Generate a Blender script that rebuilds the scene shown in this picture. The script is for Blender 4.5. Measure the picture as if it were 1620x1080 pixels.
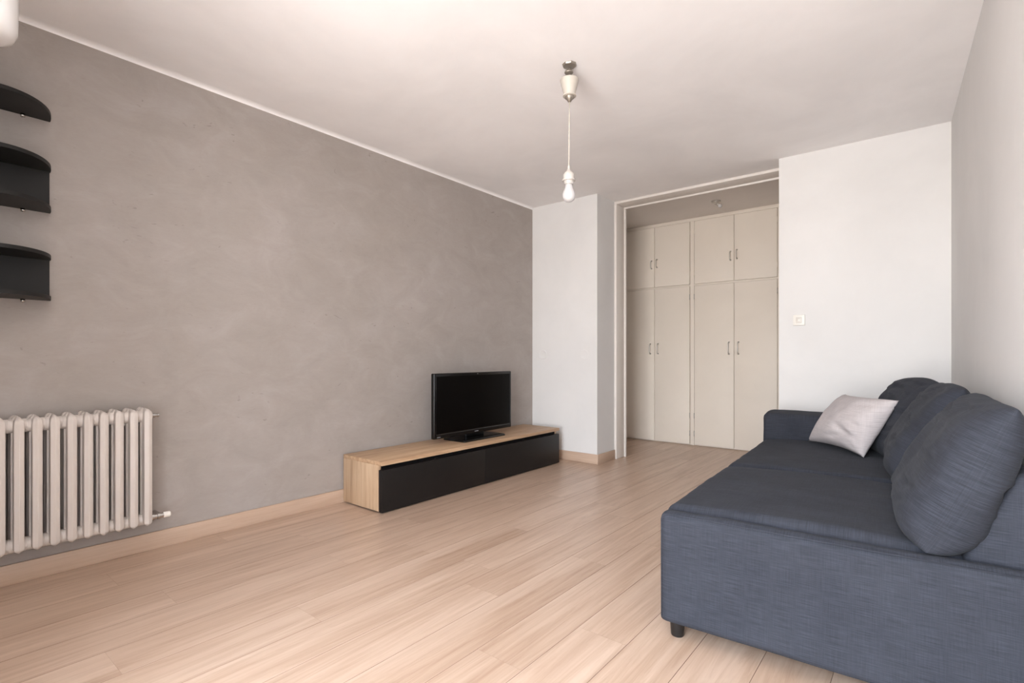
import bpy, bmesh, math, random
from mathutils import Vector, Matrix, noise

for o in list(bpy.data.objects):
    bpy.data.objects.remove(o)
random.seed(7)
C = bpy.context.scene.collection
SC = bpy.context.scene

# ------------------------------------------------------------------ camera, sky, exposure
YAW = math.atan(660 / 816)
cam_data = bpy.data.cameras.new('camera')
cam_data.sensor_width = 36
cam_data.lens = 816 / 1620 * 36
cam_data.shift_y = 23 / 1620
cam_data.clip_start = 0.02
cam = bpy.data.objects.new('camera', cam_data)
C.objects.link(cam)
cam.location = (0, 0, 1.0)
cam.rotation_euler = (math.pi / 2, 0, YAW)
SC.camera = cam

SC.view_settings.view_transform = 'Standard'
SC.view_settings.look = 'None'
SC.view_settings.gamma = 1
SC.view_settings.use_curve_mapping = False
SC.view_settings.exposure = 2.36

SKY_TOP = (0.60, 0.78, 1.0)
SKY_LOW = (0.93, 0.96, 1.0)
GROUND = (0.74, 0.71, 0.69)
SKY_STRENGTH = 6.0
w = bpy.data.worlds.new('daylight')
SC.world = w
w.use_nodes = True
nt = w.node_tree
nt.nodes.clear()
out = nt.nodes.new('ShaderNodeOutputWorld')
bg = nt.nodes.new('ShaderNodeBackground')
tc = nt.nodes.new('ShaderNodeTexCoord')
sep = nt.nodes.new('ShaderNodeSeparateXYZ')
ramp = nt.nodes.new('ShaderNodeValToRGB')
mr = nt.nodes.new('ShaderNodeMapRange')
mr.inputs[1].default_value = -1
mr.inputs[2].default_value = 1
nt.links.new(tc.outputs['Generated'], sep.inputs[0])
nt.links.new(sep.outputs[2], mr.inputs[0])
nt.links.new(mr.outputs[0], ramp.inputs[0])
e = ramp.color_ramp.elements
e[0].position = 0.47
e[0].color = (*GROUND, 1)
e[1].position = 0.53
e[1].color = (*SKY_LOW, 1)
e2 = ramp.color_ramp.elements.new(0.9)
e2.color = (*SKY_TOP, 1)
nt.links.new(ramp.outputs[0], bg.inputs[0])
bg.inputs[1].default_value = SKY_STRENGTH
nt.links.new(bg.outputs[0], out.inputs[0])

# window opening in the wall behind the camera: (x0, x1, z0, z1)
WIN = (-1.20, 0.27, 0.06, 2.28)
WY = -1.05
WT = 0.32       # wall thickness
pl = bpy.data.lights.new('window_portal', 'AREA')
pl.shape = 'RECTANGLE'
pl.size = WIN[1] - WIN[0]
pl.size_y = WIN[3] - WIN[2]
pl.cycles.is_portal = True
plo = bpy.data.objects.new('window_portal', pl)
C.objects.link(plo)
plo.location = ((WIN[0] + WIN[1]) / 2, WY - WT, (WIN[2] + WIN[3]) / 2)
plo.rotation_euler = (math.pi / 2, 0, 0)     # -Z of the light faces +Y (into the room)


# ------------------------------------------------------------------ materials
def lin(r, g, b):
    f = lambda c: c / 12.92 if c <= 0.04045 else ((c + 0.055) / 1.055) ** 2.4
    return (f(r / 255), f(g / 255), f(b / 255), 1)


class Mat:
    def __init__(s, name, col=(200, 200, 200), rough=0.5, metal=0.0, spec=0.5):
        s.m = bpy.data.materials.new(name)
        s.m.use_nodes = True
        s.t = s.m.node_tree
        s.b = s.t.nodes['Principled BSDF']
        s.b.inputs['Base Color'].default_value = lin(*col)
        s.b.inputs['Roughness'].default_value = rough
        s.b.inputs['Metallic'].default_value = metal
        s.b.inputs['Specular IOR Level'].default_value = spec
        s.m.diffuse_color = lin(*col)

    def n(s, kind, **kw):
        nd = s.t.nodes.new(kind)
        for k, v in kw.items():
            setattr(nd, k, v)
        return nd

    def l(s, a, b):
        s.t.links.new(a, b)

    def coords(s, which='Object', scale=(1, 1, 1), rand=0.0):
        tcn = s.n('ShaderNodeTexCoord')
        mp = s.n('ShaderNodeMapping')
        mp.inputs['Scale'].default_value = scale
        s.l(tcn.outputs[which], mp.inputs[0])
        if rand:
            oi = s.n('ShaderNodeObjectInfo')
            mul = s.n('ShaderNodeVectorMath', operation='SCALE')
            mul.inputs[0].default_value = (rand, rand * 1.7, rand * 0.6)
            s.l(oi.outputs['Random'], mul.inputs['Scale'])
            s.l(mul.outputs[0], mp.inputs['Location'])
        return mp.outputs[0]

    def noise(s, vec, scale=5, detail=4, rough=0.55, dist=0.0):
        nd = s.n('ShaderNodeTexNoise')
        nd.inputs['Scale'].default_value = scale
        nd.inputs['Detail'].default_value = detail
        nd.inputs['Roughness'].default_value = rough
        nd.inputs['Distortion'].default_value = dist
        s.l(vec, nd.inputs['Vector'])
        return nd.outputs['Fac']

    def ramp(s, fac, stops):
        nd = s.n('ShaderNodeValToRGB')
        el = nd.color_ramp.elements
        while len(el) < len(stops):
            el.new(0.5)
        for x, (p, c) in zip(el, stops):
            x.position = p
            x.color = lin(*c)
        s.l(fac, nd.inputs[0])
        return nd.outputs[0]

    def mix(s, a, b, fac, mode='MIX'):
        nd = s.n('ShaderNodeMix', data_type='RGBA', blend_type=mode)
        if isinstance(fac, (int, float)):
            nd.inputs[0].default_value = fac
        else:
            s.l(fac, nd.inputs[0])
        for inp, v in ((nd.inputs[6], a), (nd.inputs[7], b)):
            if isinstance(v, tuple):
                inp.default_value = v
            else:
                s.l(v, inp)
        return nd.outputs[2]

    def math(s, op, a, b=None):
        nd = s.n('ShaderNodeMath', operation=op)
        for i, v in enumerate((a, b)):
            if v is None:
                continue
            if isinstance(v, (int, float)):
                nd.inputs[i].default_value = v
            else:
                s.l(v, nd.inputs[i])
        return nd.outputs[0]

    def color(s, sock):
        s.l(sock, s.b.inputs['Base Color'])

    def bump(s, h, strength=0.2, dist=0.01):
        nd = s.n('ShaderNodeBump')
        nd.inputs['Strength'].default_value = strength
        nd.inputs['Distance'].default_value = dist
        s.l(h, nd.inputs['Height'])
        s.l(nd.outputs[0], s.b.inputs['Normal'])


# grey polished plaster with trowel clouds and scratches
PL = Mat('grey_plaster', (150, 143, 139), 0.55, spec=0.35)
v1 = PL.coords('Object', (1, 1, 1.5))
big = PL.noise(v1, 1.1, 5, 0.62, 0.6)
mid = PL.noise(PL.coords('Object', (1, 1.3, 2.1)), 2.8, 7, 0.66, 0.7)
fine = PL.noise(PL.coords('Object', (1, 3.0, 9.0)), 9, 6, 0.7, 0.8)
c1 = PL.ramp(big, [(0.30, (158, 149, 142)), (0.52, (164, 156, 150)), (0.72, (171, 163, 158))])
c2 = PL.ramp(mid, [(0.32, (152, 143, 136)), (0.55, (166, 157, 151)), (0.70, (176, 168, 164))])
c3 = PL.ramp(fine, [(0.28, (146, 137, 130)), (0.55, (165, 157, 151)), (0.75, (174, 166, 161))])
cc = PL.mix(PL.mix(c1, c2, 0.52), c3, 0.14)
scr = PL.noise(PL.coords('Object', (1, 5.5, 13)), 1.7, 2, 0.45, 2.5)
scrm = PL.ramp(scr, [(0.72, (0, 0, 0)), (0.775, (255, 255, 255))])
PL.color(PL.mix(cc, lin(118, 110, 105), PL.math('MULTIPLY', scrm, 0.45)))
PL.bump(PL.math('ADD', mid, PL.math('MULTIPLY', fine, 0.2)), 0.05, 0.01)


def paint(name, col, rough=0.75, var=6, bump=0.05):
    m = Mat(name, col, rough, spec=0.3)
    f = m.noise(m.coords('Object'), 1.3, 5, 0.6, 0.4)
    lo = tuple(max(0, c - var) for c in col)
    hi = tuple(min(255, c + var // 2) for c in col)
    m.color(m.ramp(f, [(0.3, lo), (0.7, hi)]))
    m.bump(m.noise(m.coords('Object'), 60, 3), bump, 0.004)
    return m.m


M = {}
M['plaster'] = PL.m
M['white_wall'] = paint('white_wall_paint', (222, 220, 218))
M['ceiling'] = paint('ceiling_paint', (246, 243, 242), 0.8, 8)
M['frame_paint'] = paint('satin_door_frame_paint', (224, 217, 210), 0.4, 3, 0.0)
M['alcove_paint'] = paint('alcove_paint', (230, 223, 217), 0.7, 5)
M['wardrobe'] = paint('wardrobe_beige_paint', (237, 227, 214), 0.5, 5, 0.03)
M['switch'] = Mat('switch_plastic', (232, 228, 220), 0.4).m
M['switch_dark'] = Mat('switch_rocker', (214, 208, 200), 0.4).m


def wood(name, base, dark, light, axis, rough, rand=0.0, contrast=1.0, coat=0.0, spec=0.5, coord='Object'):
    m = Mat(name, base, rough, spec=spec)
    s1 = [9, 9, 9]
    s1[axis] = 0.55
    s2 = [60, 60, 60]
    s2[axis] = 1.6
    s3 = [16, 16, 16]
    s3[axis] = 0.9
    a = m.noise(m.coords(coord, s1, rand), 1.0, 4, 0.6, 1.4)
    b = m.noise(m.coords(coord, s2, rand), 1.0, 3, 0.6, 0.3)
    c = m.noise(m.coords(coord, s3, rand), 1.0, 5, 0.7, 3.0)
    ca = m.ramp(a, [(0.30, dark), (0.52, base), (0.70, light)])
    cb = m.ramp(b, [(0.30, dark), (0.55, base), (0.75, light)])
    ccol = m.ramp(c, [(0.36, dark), (0.50, base), (0.70, light)])
    col = m.mix(m.mix(ca, cb, 0.33), ccol, 0.35 * contrast)
    if rand:
        oi = m.n('ShaderNodeObjectInfo')
        tone = m.ramp(oi.outputs['Random'], [(0.0, (246, 244, 242)), (0.5, (251, 250, 249)), (1.0, (255, 255, 255))])
        col = m.mix(col, tone, 1.0, 'MULTIPLY')
    m.color(col)
    m.bump(b, 0.04, 0.002)
    rr = m.n('ShaderNodeMapRange')
    rr.inputs[3].default_value = rough - 0.06
    rr.inputs[4].default_value = rough + 0.08
    m.l(b, rr.inputs[0])
    m.l(rr.outputs[0], m.b.inputs['Roughness'])
    m.b.inputs['Coat Weight'].default_value = coat
    return m.m


M['floor'] = wood('pale_oak_laminate', (199, 172, 151), (167, 136, 113), (216, 192, 173), 1, 0.31, 23.0)
M['plank_edge'] = Mat('laminate_core_edge', (140, 114, 96), 0.8, spec=0.2).m
M['skirting'] = wood('oak_skirting_y', (190, 164, 143), (176, 148, 127), (201, 177, 158), 1, 0.45)
M['skirting_x'] = wood('oak_skirting_x', (190, 164, 143), (176, 148, 127), (201, 177, 158), 0, 0.45)
M['bench_wood'] = wood('bench_oak_y', (186, 153, 121), (148, 114, 84), (204, 174, 143), 1, 0.5, contrast=1.4)
M['bench_wood_z'] = wood('bench_oak_z', (190, 161, 131), (158, 127, 98), (206, 179, 150), 2, 0.5, contrast=1.4)
M['bench_black'] = Mat('bench_black_front', (28, 25, 24), 0.45, spec=0.25).m
M['bench_inner'] = Mat('bench_black_inside', (14, 13, 13), 0.7, spec=0.2).m
M['tv_black'] = Mat('tv_black_gloss', (10, 10, 11), 0.22, spec=0.45).m
M['tv_matte'] = Mat('tv_black_matte', (16, 16, 17), 0.5, spec=0.3).m
M['tv_screen'] = Mat('tv_screen', (5, 4, 4), 0.25, spec=0.15).m
M['grey_mark'] = Mat('tv_badge_grey', (120, 120, 122), 0.4).m
M['shelf'] = Mat('shelf_charcoal', (33, 32, 31), 0.5, spec=0.25).m
M['radiator'] = paint('radiator_enamel', (216, 207, 200), 0.38, 5, 0.03)
M['chrome'] = Mat('chrome', (200, 198, 195), 0.22, 1.0).m
M['nickel'] = Mat('brushed_nickel', (206, 201, 194), 0.38, 0.7).m
M['white_plastic'] = Mat('white_plastic', (236, 230, 222), 0.35).m
M['cup_white'] = Mat('pendant_white_enamel', (186, 179, 169), 0.4).m
M['bulb'] = Mat('frosted_bulb_glass', (222, 220, 220), 0.15, spec=0.6).m
M['holder'] = Mat('pearl_lamp_holder', (205, 200, 194), 0.3, 0.25).m
M['aged_metal'] = Mat('aged_lamp_metal', (158, 150, 140), 0.4, 0.75).m
M['bulb'].node_tree.nodes['Principled BSDF'].inputs['Transmission Weight'].default_value = 0.35
M['leg_black'] = Mat('sofa_leg_black', (22, 20, 20), 0.45).m
M['shade'] = Mat('opal_shade_glass', (222, 220, 218), 0.2).m
M['window_frame'] = Mat('window_white_frame', (235, 235, 232), 0.4).m


def fabric(name, c_lo, c_mid, c_hi, freq=260, sheen=0.02, bump=0.08, weave=1.0):
    m = Mat(name, c_mid, 0.95, spec=0.15)
    acc = None
    tn = m.n('ShaderNodeTexCoord')
    sp = m.n('ShaderNodeSeparateXYZ')
    m.l(tn.outputs['Normal'], sp.inputs[0])
    wts = (0.55, 1.0, 1.25)
    total = None
    for ax in range(3):
        s = [14, 14, 14]
        s[ax] = freq
        f = m.noise(m.coords('Object', s), 1.0, 2, 0.6)
        nn = m.math('MULTIPLY', sp.outputs[ax], sp.outputs[ax])
        wt = m.math('MULTIPLY', m.math('POWER', m.math('SUBTRACT', 1.0001, nn), 3.0), wts[ax])
        f = m.math('MULTIPLY', f, wt)
        acc = f if acc is None else m.math('ADD', acc, f)
        total = wt if total is None else m.math('ADD', total, wt)
    acc = m.math('DIVIDE', acc, total)
    cloud = m.noise(m.coords('Object'), 5, 4)
    col = m.ramp(acc, [(0.34, c_lo), (0.5, c_mid), (0.68, c_hi)])
    tone = m.ramp(cloud, [(0.3, (232, 232, 234)), (0.7, (255, 255, 255))])
    m.color(m.mix(col, tone, 1.0, 'MULTIPLY'))
    m.bump(acc, bump, 0.003)
    m.b.inputs['Sheen Weight'].default_value = sheen
    m.b.inputs['Sheen Roughness'].default_value = 0.5
    return m.m


M['sofa'] = fabric('slate_woven_fabric', (47, 49, 54), (54, 56, 63), (63, 66, 75), 420, 0.02)
M['pillow'] = fabric('pale_grey_linen', (178, 170, 169), (188, 180, 179), (199, 191, 190), 300, 0.03, 0.12)


# ------------------------------------------------------------------ mesh helpers
def link(name, bm, mat, parent=None, smooth=False, loc=None):
    me = bpy.data.meshes.new(name)
    bmesh.ops.recalc_face_normals(bm, faces=bm.faces)
    bm.to_mesh(me)
    bm.free()
    if isinstance(mat, str):
        mat = M[mat]
    me.materials.append(mat)
    if smooth:
        for p in me.polygons:
            p.use_smooth = True
    o = bpy.data.objects.new(name, me)
    C.objects.link(o)
    if loc:
        o.location = loc
    if parent:
        o.parent = parent
    return o


def smooth_by_angle(o, deg=35):
    me = o.data
    for p in me.polygons:
        p.use_smooth = True
    me.set_sharp_from_angle(angle=math.radians(deg))
    return o


def thing(name, label, cat, loc=(0, 0, 0), rz=0, group=None):
    o = bpy.data.objects.new(name, None)
    o.empty_display_size = 0.1
    C.objects.link(o)
    o.location = loc
    o.rotation_euler = (0, 0, rz)
    o['label'] = label
    o['category'] = cat
    if group:
        o['group'] = group
    return o


def struct(o):
    o['kind'] = 'structure'
    return o


def add_box(bm, x0, x1, y0, y1, z0, z1, bevel=0.0, seg=1):
    vs = [bm.verts.new(p) for p in ((x0, y0, z0), (x1, y0, z0), (x1, y1, z0), (x0, y1, z0),
                                    (x0, y0, z1), (x1, y0, z1), (x1, y1, z1), (x0, y1, z1))]
    fs = [bm.faces.new([vs[i] for i in f]) for f in
          ((3, 2, 1, 0), (4, 5, 6, 7), (0, 1, 5, 4), (1, 2, 6, 5), (2, 3, 7, 6), (3, 0, 4, 7))]
    if bevel:
        es = list({ed for f in fs for ed in f.edges})
        bmesh.ops.bevel(bm, geom=es, offset=bevel, segments=seg, profile=0.5, affect='EDGES')


def box(name, x0, x1, y0, y1, z0, z1, mat, parent=None, bevel=0.0, seg=2):
    bm = bmesh.new()
    add_box(bm, x0, x1, y0, y1, z0, z1, bevel, seg)
    o = link(name, bm, mat, parent)
    if bevel:
        smooth_by_angle(o, 40)
    return o


def prism(bm, pts, z0, z1):
    lo = [bm.verts.new((p[0], p[1], z0)) for p in pts]
    hi = [bm.verts.new((p[0], p[1], z1)) for p in pts]
    bm.faces.new(lo[::-1])
    bm.faces.new(hi)
    n = len(pts)
    for i in range(n):
        bm.faces.new((lo[i], lo[(i + 1) % n], hi[(i + 1) % n], hi[i]))


def lathe(bm, prof, seg=24, org=(0, 0, 0), axis='Z'):
    org = Vector(org)
    rings = []
    for r, h in prof:
        ring = []
        if r < 1e-6:
            p = Vector((0, 0, h))
            ring = [p]
        else:
            for i in range(seg):
                a = 2 * math.pi * i / seg
                ring.append(Vector((r * math.cos(a), r * math.sin(a), h)))
        out_ = []
        for p in ring:
            if axis == 'Y':
                p = Vector((p.x, p.z, -p.y))
            elif axis == 'X':
                p = Vector((p.z, p.y, -p.x))
            out_.append(bm.verts.new(p + org))
        rings.append(out_)
    for a, b in zip(rings, rings[1:]):
        if len(a) == 1 and len(b) == 1:
            continue
        for i in range(seg):
            j = (i + 1) % seg
            if len(a) == 1:
                bm.faces.new((a[0], b[i], b[j]))
            elif len(b) == 1:
                bm.faces.new((a[i], b[0], a[j]))
            else:
                bm.faces.new((a[i], b[i], b[j], a[j]))
    if len(rings[0]) > 1:
        bm.faces.new(rings[0][::-1])
    if len(rings[-1]) > 1:
        bm.faces.new(rings[-1])


def tube(bm, pts, r, seg=10):
    pts = [Vector(p) for p in pts]
    rings = []
    n0 = None
    for i, p in enumerate(pts):
        d = (pts[min(i + 1, len(pts) - 1)] - pts[max(i - 1, 0)]).normalized()
        if n0 is None:
            n0 = d.orthogonal().normalized()
        else:
            n0 = (n0 - d * n0.dot(d)).normalized()
        b = d.cross(n0)
        rings.append([bm.verts.new(p + (n0 * math.cos(t) + b * math.sin(t)) * r)
                      for t in (2 * math.pi * k / seg for k in range(seg))])
    for a, b in zip(rings, rings[1:]):
        for k in range(seg):
            bm.faces.new((a[k], a[(k + 1) % seg], b[(k + 1) % seg], b[k]))
    bm.faces.new(rings[0][::-1])
    bm.faces.new(rings[-1])


def loft(bm, rings):
    rs = [[bm.verts.new(p) for p in r] for r in rings]
    n = len(rs[0])
    for a, b in zip(rs, rs[1:]):
        for k in range(n):
            bm.faces.new((a[k], a[(k + 1) % n], b[(k + 1) % n], b[k]))
    bm.faces.new(rs[0][::-1])
    bm.faces.new(rs[-1])


def rbox(bm, lo, hi, r, rs=5, ms=(10, 10, 4), disp=None):
    """rounded box on a regular grid; disp(p, n) may move each point"""
    lo, hi = Vector(lo), Vector(hi)
    c, h = (lo + hi) / 2, (hi - lo) / 2
    ticks = []
    for k in range(3):
        rk = min(r, h[k] * 0.999)
        band = [rk * (1 - math.tan(math.radians(45 * (1 - i / rs)))) for i in range(rs + 1)]
        left = [-h[k] + b for b in band]
        m = ms[k]
        inner = [-h[k] + rk + (2 * h[k] - 2 * rk) * i / m for i in range(1, m)]
        right = [h[k] - b for b in reversed(band)]
        ticks.append(left + inner + right)
    cache = {}

    def vert(p):
        key = tuple(round(x, 5) for x in p)
        if key in cache:
            return cache[key]
        q = Vector([max(-h[k] + min(r, h[k] * .999), min(h[k] - min(r, h[k] * .999), p[k])) for k in range(3)])
        d = Vector(p) - q
        n = d.normalized()
        pos = q + n * min(r, max(h) * .999)
        pos = pos + c
        if disp:
            pos = disp(pos, n)
        cache[key] = bm.verts.new(pos)
        return cache[key]

    for k in range(3):
        i, j = (k + 1) % 3, (k + 2) % 3
        for s in (-1, 1):
            for a in range(len(ticks[i]) - 1):
                for b in range(len(ticks[j]) - 1):
                    ps = []
                    for (da, db) in ((0, 0), (1, 0), (1, 1), (0, 1)):
                        p = [0, 0, 0]
                        p[k] = s * h[k]
                        p[i] = ticks[i][a + da]
                        p[j] = ticks[j][b + db]
                        ps.append(vert(p))
                    if len(set(ps)) >= 3:
                        try:
                            bm.faces.new(ps if s > 0 else ps[::-1])
                        except ValueError:
                            pass


# ------------------------------------------------------------------ the room
H = 2.5
GX = -3.13            # grey wall plane
BY = 4.20             # white pillar face
RY = 4.33             # white wall with the switch
PX = -2.385           # side of the pillar
RX = -0.889           # left edge of the wall with the switch
AY = 5.78             # wardrobe fronts
wall_x = lambda y: 0.11 + 0.05 * (4.33 - y)

struct(box('wall_left', GX - 0.12, GX, WY - WT, 6.4, 0, 2.6, 'plaster'))
bm = bmesh.new()
prism(bm, [(wall_x(WY - WT), WY - WT), (wall_x(WY - WT) + .12, WY - WT), (wall_x(4.4) + .12, 4.4), (wall_x(4.4), 4.4)], 0, 2.6)
struct(link('wall_right', bm, 'white_wall'))
struct(box('wall_back_left', GX, PX, BY, 4.72, 0, 2.6, 'white_wall'))
struct(box('wall_back_right', RX, 0.6, RY, 4.72, 0, 2.6, 'white_wall'))
struct(box('wall_alcove_left', GX, -2.95, 4.72, 6.4, 0, 2.6, 'alcove_paint'))
struct(box('wall_alcove_right', -0.42, -0.30, 4.72, 6.4, 0, 2.6, 'alcove_paint'))
struct(box('wall_alcove_back', -2.95, -0.42, 6.30, 6.4, 0, 2.6, 'alcove_paint'))
# window wall behind the camera
bm = bmesh.new()
x0, x1, z0, z1 = WIN
add_box(bm, GX, x0, WY - WT, WY, 0, 2.6)
add_box(bm, GX, -1.45, WY, -.25, 0, 2.6)       # unseen wall block, added to shade the room's left corner
add_box(bm, x1, wall_x(WY), WY - WT, WY, 0, 2.6)
add_box(bm, x0, x1, WY - WT, WY, z1, 2.6)
add_box(bm, x0, x1, WY - WT, WY, 0, z0)
struct(link('wall_window_and_shade_block', bm, 'white_wall'))
win = bpy.data.objects.new('window_1', None)
C.objects.link(win)
win.location = (0, WY - WT + .08, 0)
struct(win)
fw = 0.055
box('window_frame', x0, x0 + fw, -.035, .035, z0, z1, 'window_frame', win)
box('window_frame', x1 - fw, x1, -.035, .035, z0, z1, 'window_frame', win)
box('window_frame', x0 + fw, x1 - fw, -.035, .035, z1 - fw, z1, 'window_frame', win)
box('window_sill', x0 + fw, x1 - fw, -.035, .035, z0, z0 + .04, 'window_frame', win)
xm = (x0 + x1) / 2
box('window_mullion', xm - .045, xm + .045, -.03, .03, z0 + .04, z1 - fw, 'window_frame', win)

struct(box('ceiling', GX - .12, 0.7, WY - WT, 4.69, H, H + .12, 'ceiling'))
struct(box('ceiling_alcove', -3.25, -0.3, 4.69, 6.4, 2.55, 2.62, 'alcove_paint'))
# soft plaster fillet between ceiling and grey wall
bm = bmesh.new()
prof = [(GX, H)] + [(GX + .035 - .035 * math.cos(t), H - .018 + .018 * math.sin(t)) for t in [math.pi / 2 * k / 6 for k in range(7)]]
ya, yb = -.25, BY
lo = [bm.verts.new((p[0], ya, p[1])) for p in prof]
hi = [bm.verts.new((p[0], yb, p[1])) for p in prof]
bm.faces.new(lo)
bm.faces.new(hi[::-1])
for i in range(len(prof)):
    j = (i + 1) % len(prof)
    bm.faces.new((lo[i], lo[j], hi[j], hi[i]))
struct(smooth_by_angle(link('trim_1', bm, 'ceiling'), 40))

# lining of the opening to the wardrobe alcove
tr = bpy.data.objects.new('trim_2', None)
C.objects.link(tr)
struct(tr)
box('jamb', PX, PX + .025, 4.53, 4.69, 0, 2.475, 'frame_paint', tr, .003)
box('door_stop', PX, PX + .042, 4.69, 4.715, 0, 2.46, 'frame_paint', tr, .003)
box('lintel', PX, RX + .05, 4.53, 4.69, 2.475, 2.499, 'frame_paint', tr, .003)
box('door_stop', PX, RX + .05, 4.69, 4.715, 2.46, 2.56, 'frame_paint', tr, .003)
struct(box('wall_lintel', PX, RX, 4.715, 4.73, 2.47, 2.6, 'alcove_paint'))

# floor: sub-floor and laminate planks
floor = box('floor', GX - .12, 0.7, WY - WT, 6.4, -.06, -.009, 'skirting')
struct(floor)
PW, PLN = 0.193, 1.285
mesh_cache = {}


def plank_mesh(wd, ln):
    k = (round(wd, 3), round(ln, 3))
    if k not in mesh_cache:
        b = bmesh.new()
        g = 0.0004
        x0_, x1_, y0_, y1_ = g, wd - g, .0002, ln - .0002
        c = 0.0005
        ring0 = [(x0_, y0_, -.009), (x1_, y0_, -.009), (x1_, y1_, -.009), (x0_, y1_, -.009)]
        ring1 = [(x, y, -c * .8) for x, y, z in ring0]
        ring2 = [(x0_ + c, y0_, 0), (x1_ - c, y0_, 0), (x1_ - c, y1_, 0), (x0_ + c, y1_, 0)]
        loft(b, [ring0, ring1, ring2])
        bmesh.ops.recalc_face_normals(b, faces=b.faces)
        me = bpy.data.meshes.new('floor_plank')
        b.to_mesh(me)
        b.free()
        me.materials.append(M['floor'])
        me.materials.append(M['plank_edge'])
        for pf in me.polygons:
            if abs(pf.normal.z) < .9:
                pf.material_index = 1
        mesh_cache[k] = me
    return mesh_cache[k]


x = GX
row = 0
while x < 0.38:
    y = WY - WT - [0.0, 0.46, 0.85, 0.22, 1.05, 0.64][row % 6] - 0.07 * (row % 4)
    while y < 6.3:
        a, b = max(y, WY - WT), min(y + PLN, 6.3)
        if b - a > 0.03:
            o = bpy.data.objects.new('floor_plank', plank_mesh(PW, b - a))
            C.objects.link(o)
            o.location = (x, a, 0)
            o.parent = floor
        y += PLN
    x += PW
    row += 1


# skirting boards
def skirting(name, x0, x1, y0, y1, mat):
    struct(box(name, x0, x1, y0, y1, 0, .09, mat, None, .004, 2))


skirting('baseboard_left', GX, GX + .014, -.25, BY, 'skirting')
skirting('baseboard_back_left', GX + .014, PX + .014, BY - .014, BY, 'skirting_x')
skirting('baseboard_pillar', PX, PX + .014, BY, 4.53, 'skirting')
skirting('baseboard_back_right', RX, wall_x(RY) - .001, RY - .014, RY, 'skirting_x')

# ------------------------------------------------------------------ wardrobe
wd = thing('built_in_wardrobe', 'built-in beige wardrobe with four tall and four short doors filling the alcove', 'wardrobe', (0, AY, 0))
U1 = (-2.945, -2.515, -2.097)
U2 = (-2.047, -1.622, -1.200)
ZU = (1.808, 2.510)
ZL = (0.012, 1.785)
bm = bmesh.new()
add_box(bm, -2.95, -0.55, .022, .50, 0, 2.549)
link('carcass', bm, 'wardrobe', wd)
box('face_frame_rail', -2.95, -0.55, 0, .022, 2.513, 2.549, 'wardrobe', wd, .002)
box('face_frame_rail', -2.95, -0.55, .006, .022, 1.788, 1.805, 'wardrobe', wd)
box('face_frame_stile', U1[2] + .003, U2[0] - .003, 0.003, .022, 0.0, 2.513, 'wardrobe', wd, .002)
box('face_frame_stile', U2[2] + .003, U2[2] + .06, 0.003, .022, 0.0, 2.513, 'wardrobe', wd, .002)
box('face_panel', U2[2] + .06, -0.55, 0.004, .022, 0.0, 2.513, 'wardrobe', wd, .002)


def door(x0, x1, z0, z1, hx, hz, hl, hinge_side):
    g = .0025
    bm = bmesh.new()
    add_box(bm, x0 + g, x1 - g, -.004, .020, z0, z1)
    vert_e = [e_ for e_ in bm.edges if abs(e_.verts[0].co.y - e_.verts[1].co.y) > .01]
    bmesh.ops.bevel(bm, geom=vert_e, offset=.006, segments=3, profile=.5, affect='EDGES')
    front = [e_ for e_ in bm.edges if all(v.co.y < -.0039 for v in e_.verts)]
    bmesh.ops.bevel(bm, geom=front, offset=.002, segments=2, profile=.5, affect='EDGES')
    d = smooth_by_angle(link('door', bm, 'wardrobe', wd), 40)
    bm = bmesh.new()
    a, b = hz - hl / 2, hz + hl / 2
    tube(bm, [(hx, -.003, a), (hx, -.022, a + .001), (hx, -.031, a + .012), (hx, -.033, a + .03), (hx, -.033, b - .03),
              (hx, -.031, b - .012), (hx, -.022, b - .001), (hx, -.003, b)], .0062, 10)
    lathe(bm, [(.009, 0), (.009, .004)], 12, (hx, -.008, a), 'Y')
    lathe(bm, [(.009, 0), (.009, .004)], 12, (hx, -.008, b), 'Y')
    h = link('door_handle', bm, 'nickel', d, True)
    for z in ((z0 + .12, z1 - .12) if z1 - z0 < 1 else (z0 + .12, z0 + .32, z1 - .12)):
        xh = x1 if hinge_side > 0 else x0
        bm = bmesh.new()
        lathe(bm, [(.0055, -.03), (.0055, .03)], 10, (xh, -.006, z))
        link('hinge', bm, 'wardrobe' if z1 - z0 < 1 else 'nickel', d, True)
    return d


for (u, hl_lo, hl_hi) in ((U1, .115, .09), (U2, .125, .092)):
    x0, xm, x1 = u
    door(x0, xm, *ZL, xm - .052 if u is U2 else xm - .05, 1.085, hl_lo, -1)
    door(xm, x1, *ZL, xm + .045, 1.085, hl_lo, 1)
    door(x0, xm, *ZU, xm - .035, 2.075, hl_hi, -1)
    door(xm, x1, *ZU, xm + .030, 2.085, hl_hi, 1)

# small ceiling lamp in the alcove
al = thing('ceiling_lamp', 'small metal bulb holder on the alcove ceiling in front of the wardrobe', 'lamp', (-1.66, 5.30, 2.55))
bm = bmesh.new()
lathe(bm, [(.02, -.022), (.042, -.014), (.046, 0)], 20)
link('ceiling_rose', bm, 'nickel', al, True)
bm = bmesh.new()
lathe(bm, [(.013, -.03), (.013, -.018)], 14)
tube(bm, [(0, 0, -.022), (.02, -.004, -.035), (.028, -.006, -.042)], .012, 12)
link('lamp_holder', bm, 'nickel', al, True)
bm = bmesh.new()
bmesh.ops.create_uvsphere(bm, u_segments=16, v_segments=10, radius=.020)
link('bulb', bm, 'bulb', al, True, (.042, -.008, -.056))

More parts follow.
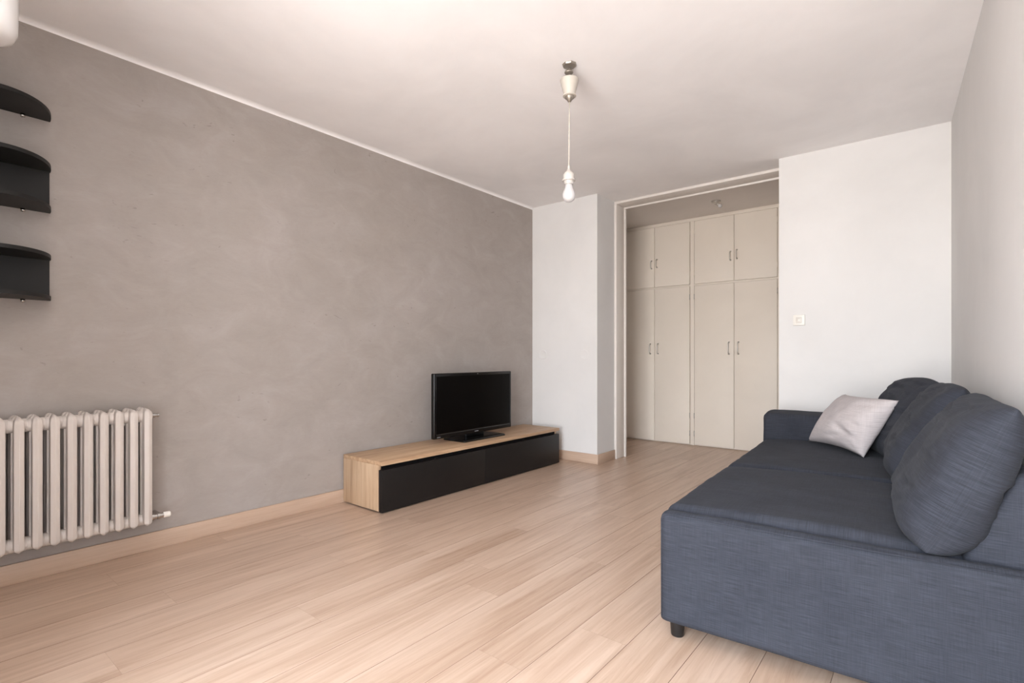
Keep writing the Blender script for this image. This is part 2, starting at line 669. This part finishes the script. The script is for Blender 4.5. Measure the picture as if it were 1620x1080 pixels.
# ------------------------------------------------------------------ wall fittings
sx, sz = -0.753, 1.267
sw = thing('light_switch', 'square off-white light switch on the white wall above the sofa arm', 'switch', (sx, RY, sz))
box('cover_plate', -.039, .039, -.010, 0, -.039, .039, 'switch', sw, .003)
box('rocker', -.020, .020, -.0145, -.010, -.022, .022, 'switch_dark', sw, .002)
bm = bmesh.new()
lathe(bm, [(.006, -.017), (.006, -.0145)], 12, (0.0, 0, 0), 'Y')
link('indicator', bm, 'switch', sw)

for (px, lab) in ((859.0, 'round white blanking cover on the pillar, close to the grey wall'),
                  (924.0, 'round painted-over blanking cover on the pillar, close to its outer corner')):
    t_ = (px - 810) / 816
    dx, dy = -math.sin(YAW) + math.cos(YAW) * t_, math.cos(YAW) + math.sin(YAW) * t_
    s_ = BY / dy
    cv = thing('blanking_cover', lab, 'cover', (dx * s_, BY, 1.0 + 2.5 / 816 * s_), 0, 'round covers on the white pillar')
    bm = bmesh.new()
    dep = .006 if px < 900 else .002
    lathe(bm, [(.047, 0), (.047, dep * .6), (.043, dep), (.038, dep * .7), (0, dep * .7)], 32, (0, -dep, 0), 'Y')
    # lathe along Y grows towards +Y: mirror so that the dished face looks into the room
    for v in bm.verts:
        v.co.y = -dep - v.co.y
    smooth_by_angle(link('lid', bm, 'white_wall', cv), 50)

# ------------------------------------------------------------------ radiator
rad = thing('cast_iron_radiator', 'cream cast iron column radiator on the grey wall', 'radiator', (GX, 0.845, 0))
PITCH = .0577
bm = bmesh.new()


def column(bm, xc, dpt, w, z0, z1):
    def ring(z, kw, kd, off=0):
        a, b = dpt * kd, w * kw
        return [(xc + off + a, 0, z), (xc + off + a * .62, b, z), (xc + off - a * .62, b, z), (xc + off - a, 0, z),
                (xc + off - a * .62, -b, z), (xc + off + a * .62, -b, z)]
    loft(bm, [ring(z0, .15, .55, -.004), ring(z0 + .010, .8, .9), ring(z0 + .018, 1, 1), ring(z1 - .035, 1, 1),
              ring(z1 - .014, .85, .92, -.003), ring(z1 - .004, .5, .7, -.008), ring(z1, .22, .45, -.012)])


def header(bm, x0, x1, zc, hh, w):
    def ring(x, k, dz=0):
        return [(x, 0, zc + dz + hh * k), (x, w * k, zc + dz + hh * .45 * k), (x, w * k, zc + dz - hh * .45 * k), (x, 0, zc + dz - hh * k),
                (x, -w * k, zc + dz - hh * .45 * k), (x, -w * k, zc + dz + hh * .45 * k)]
    loft(bm, [ring(x0, .6), ring(x0 + .012, 1), ring(x1 - .02, 1), ring(x1, .7)])


column(bm, .137, .027, .0165, .166, .740)
column(bm, .087, .026, .0205, .166, .742)
column(bm, .040, .022, .0215, .166, .742)  # extra rear column, added so the gaps between sections fall into shade
header(bm, .030, .135, .702, .042, .0155)
header(bm, .030, .135, .192, .028, .0155)
sec = link('section', bm, 'radiator', rad)
bv = sec.modifiers.new('soft', 'BEVEL')
bv.width = .0015
bv.segments = 1
bv.limit_method = 'ANGLE'
bv.angle_limit = math.radians(18)
dg = bpy.context.evaluated_depsgraph_get()
me = bpy.data.meshes.new_from_object(sec.evaluated_get(dg))
sec.modifiers.clear()
sec.data = me
smooth_by_angle(sec, 22)
NSEC = 13
for k in range(1, NSEC):
    c = sec.copy()
    C.objects.link(c)
    c.location = (0, -PITCH * k, 0)
for z in (.702, .192):
    bm = bmesh.new()
    prof = [(.020, -PITCH * (NSEC - 1) - .02)]
    for k in range(NSEC - 1, 0, -1):
        a = -PITCH * k
        prof += [(.029, a + .012), (.0295, a + .0275), (.028, a + .029), (.0295, a + .0305), (.029, a + .046)]
    prof += [(.026, .018), (.024, .026), (.016, .030)]
    lathe(bm, prof, 20, (.098, 0, z), 'Y')
    link('hub', bm, 'radiator', rad, True)
bm = bmesh.new()
lathe(bm, [(.011, .030), (.011, .042), (.007, .043), (.007, .052), (.010, .053), (.010, .060), (.005, .062)], 14, (.098, 0, .702), 'Y')
smooth_by_angle(link('bleed_valve', bm, 'chrome', rad), 40)
bm = bmesh.new()
lathe(bm, [(.016, .030), (.016, .038), (.0125, .039), (.0125, .052), (.0165, .053), (.0165, .064), (.012, .066), (.012, .080)], 16, (.098, 0, .192), 'Y')
tube(bm, [(.098, .070, .192), (.04, .070, .192), (0, .070, .192)], .009, 12)
vl = smooth_by_angle(link('valve', bm, 'chrome', rad), 40)
bm = bmesh.new()
lathe(bm, [(.012, .080), (.0145, .084), (.0145, .108), (.010, .112), (0, .113)], 16, (.098, 0, .192), 'Y')
smooth_by_angle(link('valve_cap', bm, 'white_plastic', vl), 40)
for yy in (-PITCH * 1.5, -PITCH * 9.5):
    box('wall_bracket', 0, .10, yy - .006, yy + .006, .662, .674, 'radiator', rad)

# ------------------------------------------------------------------ wall shelves
Y0, SB, SA = .318, .188, .252


def shelf_outline(sa):
    pts = [(0, Y0 + SB)]
    n = 28
    for k in range(n + 1):
        t = math.pi * k / n
        cs, sn = math.cos(t), math.sin(t)
        pts.append((sa * max(0.03, abs(sn) ** 1.05), Y0 + SB * cs))
    pts.append((0, Y0 - SB))
    return pts


def shelf_board(parent, z, th=.016):
    bm = bmesh.new()
    prism(bm, shelf_outline(SA), z, z + th)
    bmesh.ops.remove_doubles(bm, verts=bm.verts, dist=.0005)
    return smooth_by_angle(link('shelf_board', bm, 'shelf', parent), 40)


def shelf_clip(parent, z, y):
    bm = bmesh.new()
    tube(bm, [(0, 0, 0), (.022, 0, 0)], .006, 12)
    lathe(bm, [(.008, -.008), (.008, .006)], 12, (.018, 0, 0))
    return link('shelf_clip', bm, 'chrome', parent, True, (0, y, z))


for (zt, zb, lab) in ((2.086, None, 'dark single curved wall shelf, topmost of three on the grey wall'),
                      (1.853, 1.652, 'dark curved wall shelf unit with back panel, between the other two'),
                      (1.451, 1.252, 'dark curved wall shelf unit with back panel, lowest, above the radiator')):
    sh = thing('wall_shelf', lab, 'shelf', (GX, 0, 0), 0, 'dark curved shelves on the grey wall')
    shelf_board(sh, zt - .016)
    zc = zt - .016
    if zb:
        shelf_board(sh, zb)
        box('back_panel', 0, .016, Y0 - SB + .004, Y0 + SB - .004, zb + .016, zt - .016, 'shelf', sh)
        zc = zb
    for yy in (.412, .224):
        shelf_clip(sh, zc - .006, yy)

# ------------------------------------------------------------------ tv bench
BX1 = -2.690
b0, b1 = 2.016, 4.030
bench = thing('tv_bench', 'long low oak TV bench with two black fronts by the grey wall', 'tv bench', (GX, b0, 0))
L = b1 - b0
D = BX1 - GX
ox = .018
box('top_board', ox, D, 0, L, .303, .329, 'bench_wood', bench, .0015)
box('side_panel', ox, D - .037, 0, .022, .010, .303, 'bench_wood_z', bench, .001)
box('side_panel', ox, D - .037, L - .022, L, .010, .303, 'bench_wood_z', bench, .001)
box('bottom_board', ox, D - .038, .022, L - .022, .010, .028, 'bench_inner', bench)
box('back_panel', ox, ox + .008, .022, L - .022, .028, .303, 'bench_inner', bench)
box('front_rail', D - .060, D - .040, .022, L - .022, .200, .303, 'bench_inner', bench)
box('divider', ox + .008, D - .060, L / 2 - .009, L / 2 + .009, .028, .303, 'bench_inner', bench)
YD = 2.997 - b0
for a, b in ((.002, YD - .0015), (YD + .0015, L - .002)):
    d = box('door', D - .034, D, a, b, .006, .275, 'bench_black', bench, .002)
    box('door_latch', D - .036, D - .018, (a + b) / 2 - .012, (a + b) / 2 + .012, .275, .281, 'bench_black', d, .001)
for fx in (.06, D - .07):
    for fy in (.05, L - .05):
        bm = bmesh.new()
        lathe(bm, [(.02, 0), (.02, .010)], 14, (fx, fy, 0))
        link('foot', bm, 'bench_inner', bench)

# ------------------------------------------------------------------ television
ty, tx, tz = 3.118, -2.915, .329
tv = thing('television', 'black flat screen television standing on the oak bench', 'television', (tx, ty, tz))
TW, TZ0, TZ1 = .925, .038, .538
bm = bmesh.new()
rbox(bm, (-.026, -TW / 2, TZ0), (.012, TW / 2, TZ1), .009, 3, (1, 2, 2))
smooth_by_angle(link('housing', bm, 'tv_black', tv), 50)
bm = bmesh.new()
rbox(bm, (-.052, -TW / 2 + .12, TZ0 + .06), (-.024, TW / 2 - .12, TZ1 - .08), .013, 3, (1, 2, 2))
link('rear_cover', bm, 'tv_matte', tv, True)
scr_o = box('screen', .0118, .0132, -TW / 2 + .024, TW / 2 - .024, TZ0 + .040, TZ1 - .024, 'tv_screen', tv)
bm = bmesh.new()
loft(bm, [[(.006, -TW / 2 + .02, TZ0 + .002), (.017, -TW / 2 + .02, TZ0 + .006), (.017, -TW / 2 + .02, TZ0 + .030), (.012, -TW / 2 + .02, TZ0 + .036)],
          [(.006, TW / 2 - .02, TZ0 + .002), (.017, TW / 2 - .02, TZ0 + .006), (.017, TW / 2 - .02, TZ0 + .030), (.012, TW / 2 - .02, TZ0 + .036)]])
strip = link('lower_bezel', bm, 'tv_black', tv)
box('badge', .0170, .0178, -.022, .022, TZ0 + .014, TZ0 + .021, 'grey_mark', strip)
box('printed_mark', .0170, .0176, -TW / 2 + .026, -TW / 2 + .060, TZ0 + .011, TZ0 + .016, 'grey_mark', strip)
bm = bmesh.new()
lathe(bm, [(.004, 0), (.004, .002)], 12, (.0118, .02, TZ1 - .012), 'X')
link('sensor', bm, 'grey_mark', tv)
bm = bmesh.new()
rbox(bm, (-.020, -.11, .012), (.004, .11, .060), .010, 3, (1, 2, 1))
link('stand_neck', bm, 'tv_black', tv, True)
bm = bmesh.new()
rr = .02
pts = []
for cx_, cy_, a0 in ((.125, .252, 0), (-.12, .252, 90), (-.12, -.252, 180), (.125, -.252, 270)):
    for k in range(5):
        a = math.radians(a0 + 22.5 * k)
        sx_, sy_ = cx_ - rr * (1 if cx_ > 0 else -1), cy_ - rr * (1 if cy_ > 0 else -1)
        pts.append((sx_ + rr * math.cos(a), sy_ + rr * math.sin(a)))
lo_ = [(p[0], p[1], .0005) for p in pts]
mid_ = [(p[0], p[1], .008) for p in pts]
hi_ = [(p[0] * .96, p[1] * .985, .014) for p in pts]
loft(bm, [lo_, mid_, hi_])
smooth_by_angle(link('stand_base', bm, 'tv_black', tv), 30)

# ------------------------------------------------------------------ pendant lamp
pd = thing('pendant_lamp', 'bare bulb pendant with white cup hanging from the ceiling on a thin cord', 'lamp', (-1.44, 2.251, H))
bm = bmesh.new()
lathe(bm, [(.010, -.012), (.034, -.009), (.038, -.003), (.038, 0)], 8)
link('ceiling_plate', bm, 'aged_metal', pd)
bm = bmesh.new()
lathe(bm, [(.008, -.045), (.008, -.02)], 12)
lathe(bm, [(.020, -.044), (.023, -.040), (.020, -.034)], 14, (-.004, 0, 0))
tube(bm, [(0, 0, -.045), (0, .003, -.06), (0, 0, -.085)], .003, 8)
link('ceiling_hook', bm, 'aged_metal', pd, True)
bm = bmesh.new()
lathe(bm, [(.010, -.074), (.044, -.076), (.048, -.080), (.0475, -.086), (.029, -.156), (.034, -.158), (.034, -.164), (.027, -.166)], 32)
smooth_by_angle(link('cord_cup', bm, 'cup_white', pd), 28)
bm = bmesh.new()
lathe(bm, [(.026, -.164), (.025, -.172), (.014, -.182), (.008, -.192), (.004, -.194)], 24)
link('ferrule', bm, 'aged_metal', pd, True)
bm = bmesh.new()
tube(bm, [(0, 0, -.19), (-.001, 0, -.30), (-.003, 0, -.42), (-.004, 0, -.55)], .0035, 8)
link('cord', bm, 'cup_white', pd, True)
bm = bmesh.new()
lathe(bm, [(.005, -.520), (.007, -.540), (.013, -.548), (.023, -.556), (.0285, -.567), (.0295, -.580), (.028, -.590), (.034, -.592), (.034, -.598), (.025, -.600), (.024, -.616), (.019, -.618)], 28, (-.004, 0, 0))
smooth_by_angle(link('lamp_holder', bm, 'holder', pd), 40)
bm = bmesh.new()
lathe(bm, [(.018, -.610), (.019, -.628), (.023, -.641), (.029, -.654), (.0325, -.669), (.032, -.682), (.027, -.695), (.016, -.704), (0, -.707)], 28, (-.004, 0, 0))
link('bulb', bm, 'bulb', pd, True)

# lamp shade that peeks in at the top left
l2 = thing('opal_lamp', 'white rounded lamp shade cut off by the top left corner', 'lamp', (-2.165, .177, H))
bm = bmesh.new()
lathe(bm, [(.0, -.562), (.07, -.560), (.090, -.550), (.099, -.530), (.100, -.50), (.100, -.34), (.085, -.31), (.03, -.29)], 32)
link('shade', bm, 'shade', l2, True)
bm = bmesh.new()
tube(bm, [(0, 0, -.30), (0, 0, 0)], .006, 10)
lathe(bm, [(.02, -.03), (.05, -.02), (.05, 0)], 20)
link('rod', bm, 'nickel', l2, True)

# ------------------------------------------------------------------ sofa
TH = .052
SO = Vector((-.75, 1.757, 0))
sofa = thing('sofa', 'long slate grey fabric sofa along the white right wall', 'sofa', SO, TH)


def fbm(p, sc, o=3):
    return noise.fractal(Vector(p) * sc, 1.0, 2.0, o)


def d_panel(p, n):
    p = Vector(p)
    p.z = max(p.z, .066)
    p += n * .003 * fbm(p, 4)
    return p


bm = bmesh.new()
rbox(bm, (0, 0, 0.0), (.975, .07, .450), .033, 6, (16, 2, 8), d_panel)
link('side_panel', bm, 'sofa', sofa, True)
# piping along the edge of the side panel
bm = bmesh.new()
pts = [(.009, .009, .075)]
for k in range(9):
    t = math.pi / 2 * k / 8
    pts.append((.033 - .0245 * math.cos(t), .009, .417 + .0245 * math.sin(t)))
tube(bm, pts + [(.3, .009, .4415), (.95, .009, .4415)], .0032, 8)
link('piping', bm, 'sofa', sofa, True)

box('base_frame', .03, .95, .072, 2.0, .066, .24, 'sofa', sofa, .01)


def d_seat(p, n):
    p = Vector(p)
    if n.z > .2:
        ua = (p.x - .02) / .8
        p.z += .012 * math.sin(max(0, min(1, ua)) * math.pi) * n.z
        wr = fbm((p.x * .7, p.y * 2.6, 3), 5.0, 3)
        p.z += .0035 * wr * n.z
        p.z += .004 * fbm((p.x, p.y, 9), 3.0, 2) * n.z
        p.z -= .013 * math.exp(-((p.y - .94) / .03) ** 2) * n.z
    return p


for (a, b) in ((.066, .935), (.945, 1.934)):
    bm = bmesh.new()
    rbox(bm, (-.004, a, .235), (.84, b, .458), .045, 6, (22, 26, 3), d_seat)
    link('seat_cushion', bm, 'sofa', sofa, True)


def d_arm(p, n):
    p = Vector(p)
    p.z = max(p.z, .066)
    if n.z > .3:
        p.z += .010 * math.sin(max(0, min(1, (p.y - 1.935) / .33)) * math.pi)
    p += n * .003 * fbm(p, 5)
    return p


bm = bmesh.new()
rbox(bm, (-.006, 1.936, 0.0), (.975, 2.27, .622), .035, 6, (14, 6, 8), d_arm)
link('armrest', bm, 'sofa', sofa, True)

# sloped backrest
bm = bmesh.new()
sec_pts = [(.815, .25), (.826, .44), (.935, .69), (.975, .70), (.975, .07), (.83, .07)]
rings = []
for yb_ in (.072, 1.933):
    rings.append([(p[0], yb_, p[1]) for p in sec_pts])
loft(bm, rings)
es = [e_ for e_ in bm.edges]
bmesh.ops.bevel(bm, geom=es, offset=.022, segments=4, profile=.5, affect='EDGES')
smooth_by_angle(link('backrest', bm, 'sofa', sofa), 60)

for (lx, ly) in ((.05, .055), (.92, .055), (.05, 2.2), (.92, 2.2)):
    bm = bmesh.new()
    lathe(bm, [(.021, 0), (.0225, .003), (.027, .067)], 20, (lx, ly, 0))
    smooth_by_angle(link('leg', bm, 'leg_black', sofa), 40)

RS = Matrix.Translation(SO) @ Matrix.Rotation(TH, 4, 'Z')


def sofa_pt(a, b, z):
    return RS @ Vector((a, b, z))


CREASES = [(.08, .10, -1.0, -.05, .012, .045), (-.33, .0, -.9, .1, .013, .04), (-.55, -.08, -.75, -.15, .011, .045),
           (.62, .22, -.6, .9, .013, .06), (.80, -.12, -.9, .5, .011, .05), (.42, .35, -.2, .95, .009, .06), (-.75, .1, .0, .8, .008, .05)]


def back_cushion(lab, ca, cb, cz, la, lb, lc, tilt, yaw, seed, rtop=.03, roll=0.0):
    """plump cushion: la thick, lb along the sofa, lc high"""
    bm = bmesh.new()
    NU, NV = 64, 48
    grid = {}
    sgn = lambda q: 1 if q >= 0 else -1
    for s in (1, -1):
        for i in range(NU + 1):
            for j in range(NV + 1):
                # finer steps towards the rim
                u = math.sin((-1 + 2 * i / NU) * math.pi / 2)
                v = math.sin((-1 + 2 * j / NV) * math.pi / 2)
                rk = rtop if v > 0 else .10
                uu = u * (1 - rk * v * v * abs(u))
                vv = v * (1 - rk * u * u * abs(v))
                edge = max(0.0, (1 - abs(u) ** 5.5) * (1 - abs(v) ** 4))
                th = edge ** .5
                y = uu * lb / 2
                z = vv * lc / 2
                belly = .98 - .24 * v - .04 * v * v        # heavier at the bottom
                x_ = s * la / 2 * th * belly
                lump = fbm((y * 2.4 + seed, z * 2.6, s), 2.0, 2)
                x_ += s * .012 * lump * min(1, edge * 2)
                # wrinkles: soft ridged folds running along the cushion and down from the top seam
                k1 = 1 - abs(fbm((y * 1.3 + seed, z * 6.5 + .8 * y, 2.0 + s), 1.5, 2)) * 2.6
                k2 = 1 - abs(fbm((y * 5.0 + seed, z * 1.1 + 2 * y, 5.0 + s), 1.4, 2)) * 2.6
                x_ -= s * (.003 * max(0, k1) ** 3 + .003 * max(0, k2) ** 3 * max(0, v)) * min(1, edge * 3)
                for (v0, sl, ua, ub, dp, wdt) in CREASES:
                    mid_, half = (ua + ub) / 2, (ub - ua) / 2
                    fade = max(0, 1 - ((u - mid_) / half) ** 2)
                    dv = (v - v0 - sl * (u - mid_) - .05 * math.sin(u * 7 + seed)) / wdt
                    x_ += s * dp * fade * (-math.exp(-dv * dv) + .7 * math.exp(-(dv - 1.6) ** 2)) * min(1, edge * 1.4)
                rc = math.hypot(abs(u) - 1, abs(v) - 1)
                ang = math.atan2(1.02 - abs(v), 1.02 - abs(u))
                x_ += s * .0015 * math.sin(ang * 10 + seed) * max(0, 1 - rc / .7) * min(1, edge * 3)
                y += .010 * fbm((z * 3, seed, u), 1.0, 2)
                z += .012 * fbm((y * 3, seed, v), 1.0, 2)
                rim = i in (0, NU) or j in (0, NV)
                key = (i, j, 0 if rim else s)
                if key not in grid:
                    grid[key] = bm.verts.new((-x_, y, z))
    for s in (1, -1):
        for i in range(NU):
            for j in range(NV):
                q = []
                for di, dj in ((0, 0), (1, 0), (1, 1), (0, 1)):
                    ii, jj = i + di, j + dj
                    rim = ii in (0, NU) or jj in (0, NV)
                    q.append(grid[(ii, jj, 0 if rim else s)])
                bm.faces.new(q if s < 0 else q[::-1])
    o = link('back_cushion', bm, 'sofa', None, True)
    o.matrix_world = Matrix.Translation(sofa_pt(ca, cb, cz)) @ Matrix.Rotation(TH + yaw, 4, 'Z') @ Matrix.Rotation(tilt, 4, 'Y') @ Matrix.Rotation(roll, 4, 'X')
    o['label'] = lab
    o['category'] = 'cushion'
    o['group'] = 'slate back cushions on the sofa'
    return o


back_cushion('slate back cushion at the near end of the sofa, largest in view', .832, .375, .652, .205, .76, .47, .42, 0.0, 1.3, .03)
back_cushion('slate back cushion in the middle of the sofa row', .80, 1.06, .672, .20, .62, .46, .40, 0.04, 4.1, .06)
back_cushion('slate back cushion at the far end, behind the pale pillow', .745, 1.63, .668, .21, .62, .46, .33, 0.28, 7.7, .15)


# pale grey scatter cushion, given by its four corners
def scatter(tl, trr, br, bl, thick, seed):
    tl, trr, br, bl = map(Vector, (tl, trr, br, bl))
    nrm = ((trr - bl).cross(tl - br)).normalized()
    if nrm.dot(Vector((0, 0, 1.0)) - (tl + br) / 2) < 0:
        nrm = -nrm
    org = (tl + trr + br + bl) / 4
    bm = bmesh.new()
    N = 40
    grid = {}
    for s in (1, -1):
        for i in range(N + 1):
            for j in range(N + 1):
                u, v = -1 + 2 * i / N, -1 + 2 * j / N
                uu = u * (1 - .11 * (1 - v * v) * abs(u) ** 3)
                vv = v * (1 - .12 * (1 - u * u) * abs(v) ** 3)
                a, b = (uu + 1) / 2, (vv + 1) / 2
                p = bl * (1 - a) * (1 - b) + br * a * (1 - b) + trr * a * b + tl * (1 - a) * b
                edge = max(0, (1 - u * u) * (1 - v * v))
                th = edge ** .42 * thick / 2
                th *= 1 + .07 * fbm((u * 2 + seed, v * 2, s), 1.2, 2)
                rc = math.hypot(u - 1, v + 1)
                th += .007 * math.sin(math.atan2(v + 1.02, 1.02 - u) * 9) * max(0, 1 - rc / .8) * min(1, edge * 4)
                for (v0, sl, uc, uh, dp, wd_) in ((-.52, -.35, .55, .5, .016, .09), (-.70, .35, .15, .4, .010, .08), (.55, .3, .6, .45, .006, .1), (-.2, -.25, .7, .35, .006, .09)):
                    dv = (v - v0 - sl * (u - uc)) / wd_
                    th -= dp * max(0, 1 - ((u - uc) / uh) ** 2) * (math.exp(-dv * dv) - .5 * math.exp(-(dv - 1.6) ** 2)) * min(1, edge * 2)
                rim = i in (0, N) or j in (0, N)
                key = (i, j, 0 if rim else s)
                if key not in grid:
                    grid[key] = bm.verts.new(p + nrm * (max(th, .0005) if s > 0 else -.55 * max(th, .0005)) - org)
    for s in (1, -1):
        for i in range(N):
            for j in range(N):
                q = []
                for di, dj in ((0, 0), (1, 0), (1, 1), (0, 1)):
                    ii, jj = i + di, j + dj
                    rim = ii in (0, N) or jj in (0, N)
                    q.append(grid[(ii, jj, 0 if rim else s)])
                bm.faces.new(q if s < 0 else q[::-1])
    o = link('throw_pillow', bm, 'pillow', None, True, org)
    o['label'] = 'pale grey throw pillow leaning on the dark back cushions'
    o['category'] = 'pillow'
    return o


scatter((-.395, 3.70, .768), (-.118, 3.28, .775), (-.262, 3.215, .475), (-.575, 3.60, .480), .20, 2.2)
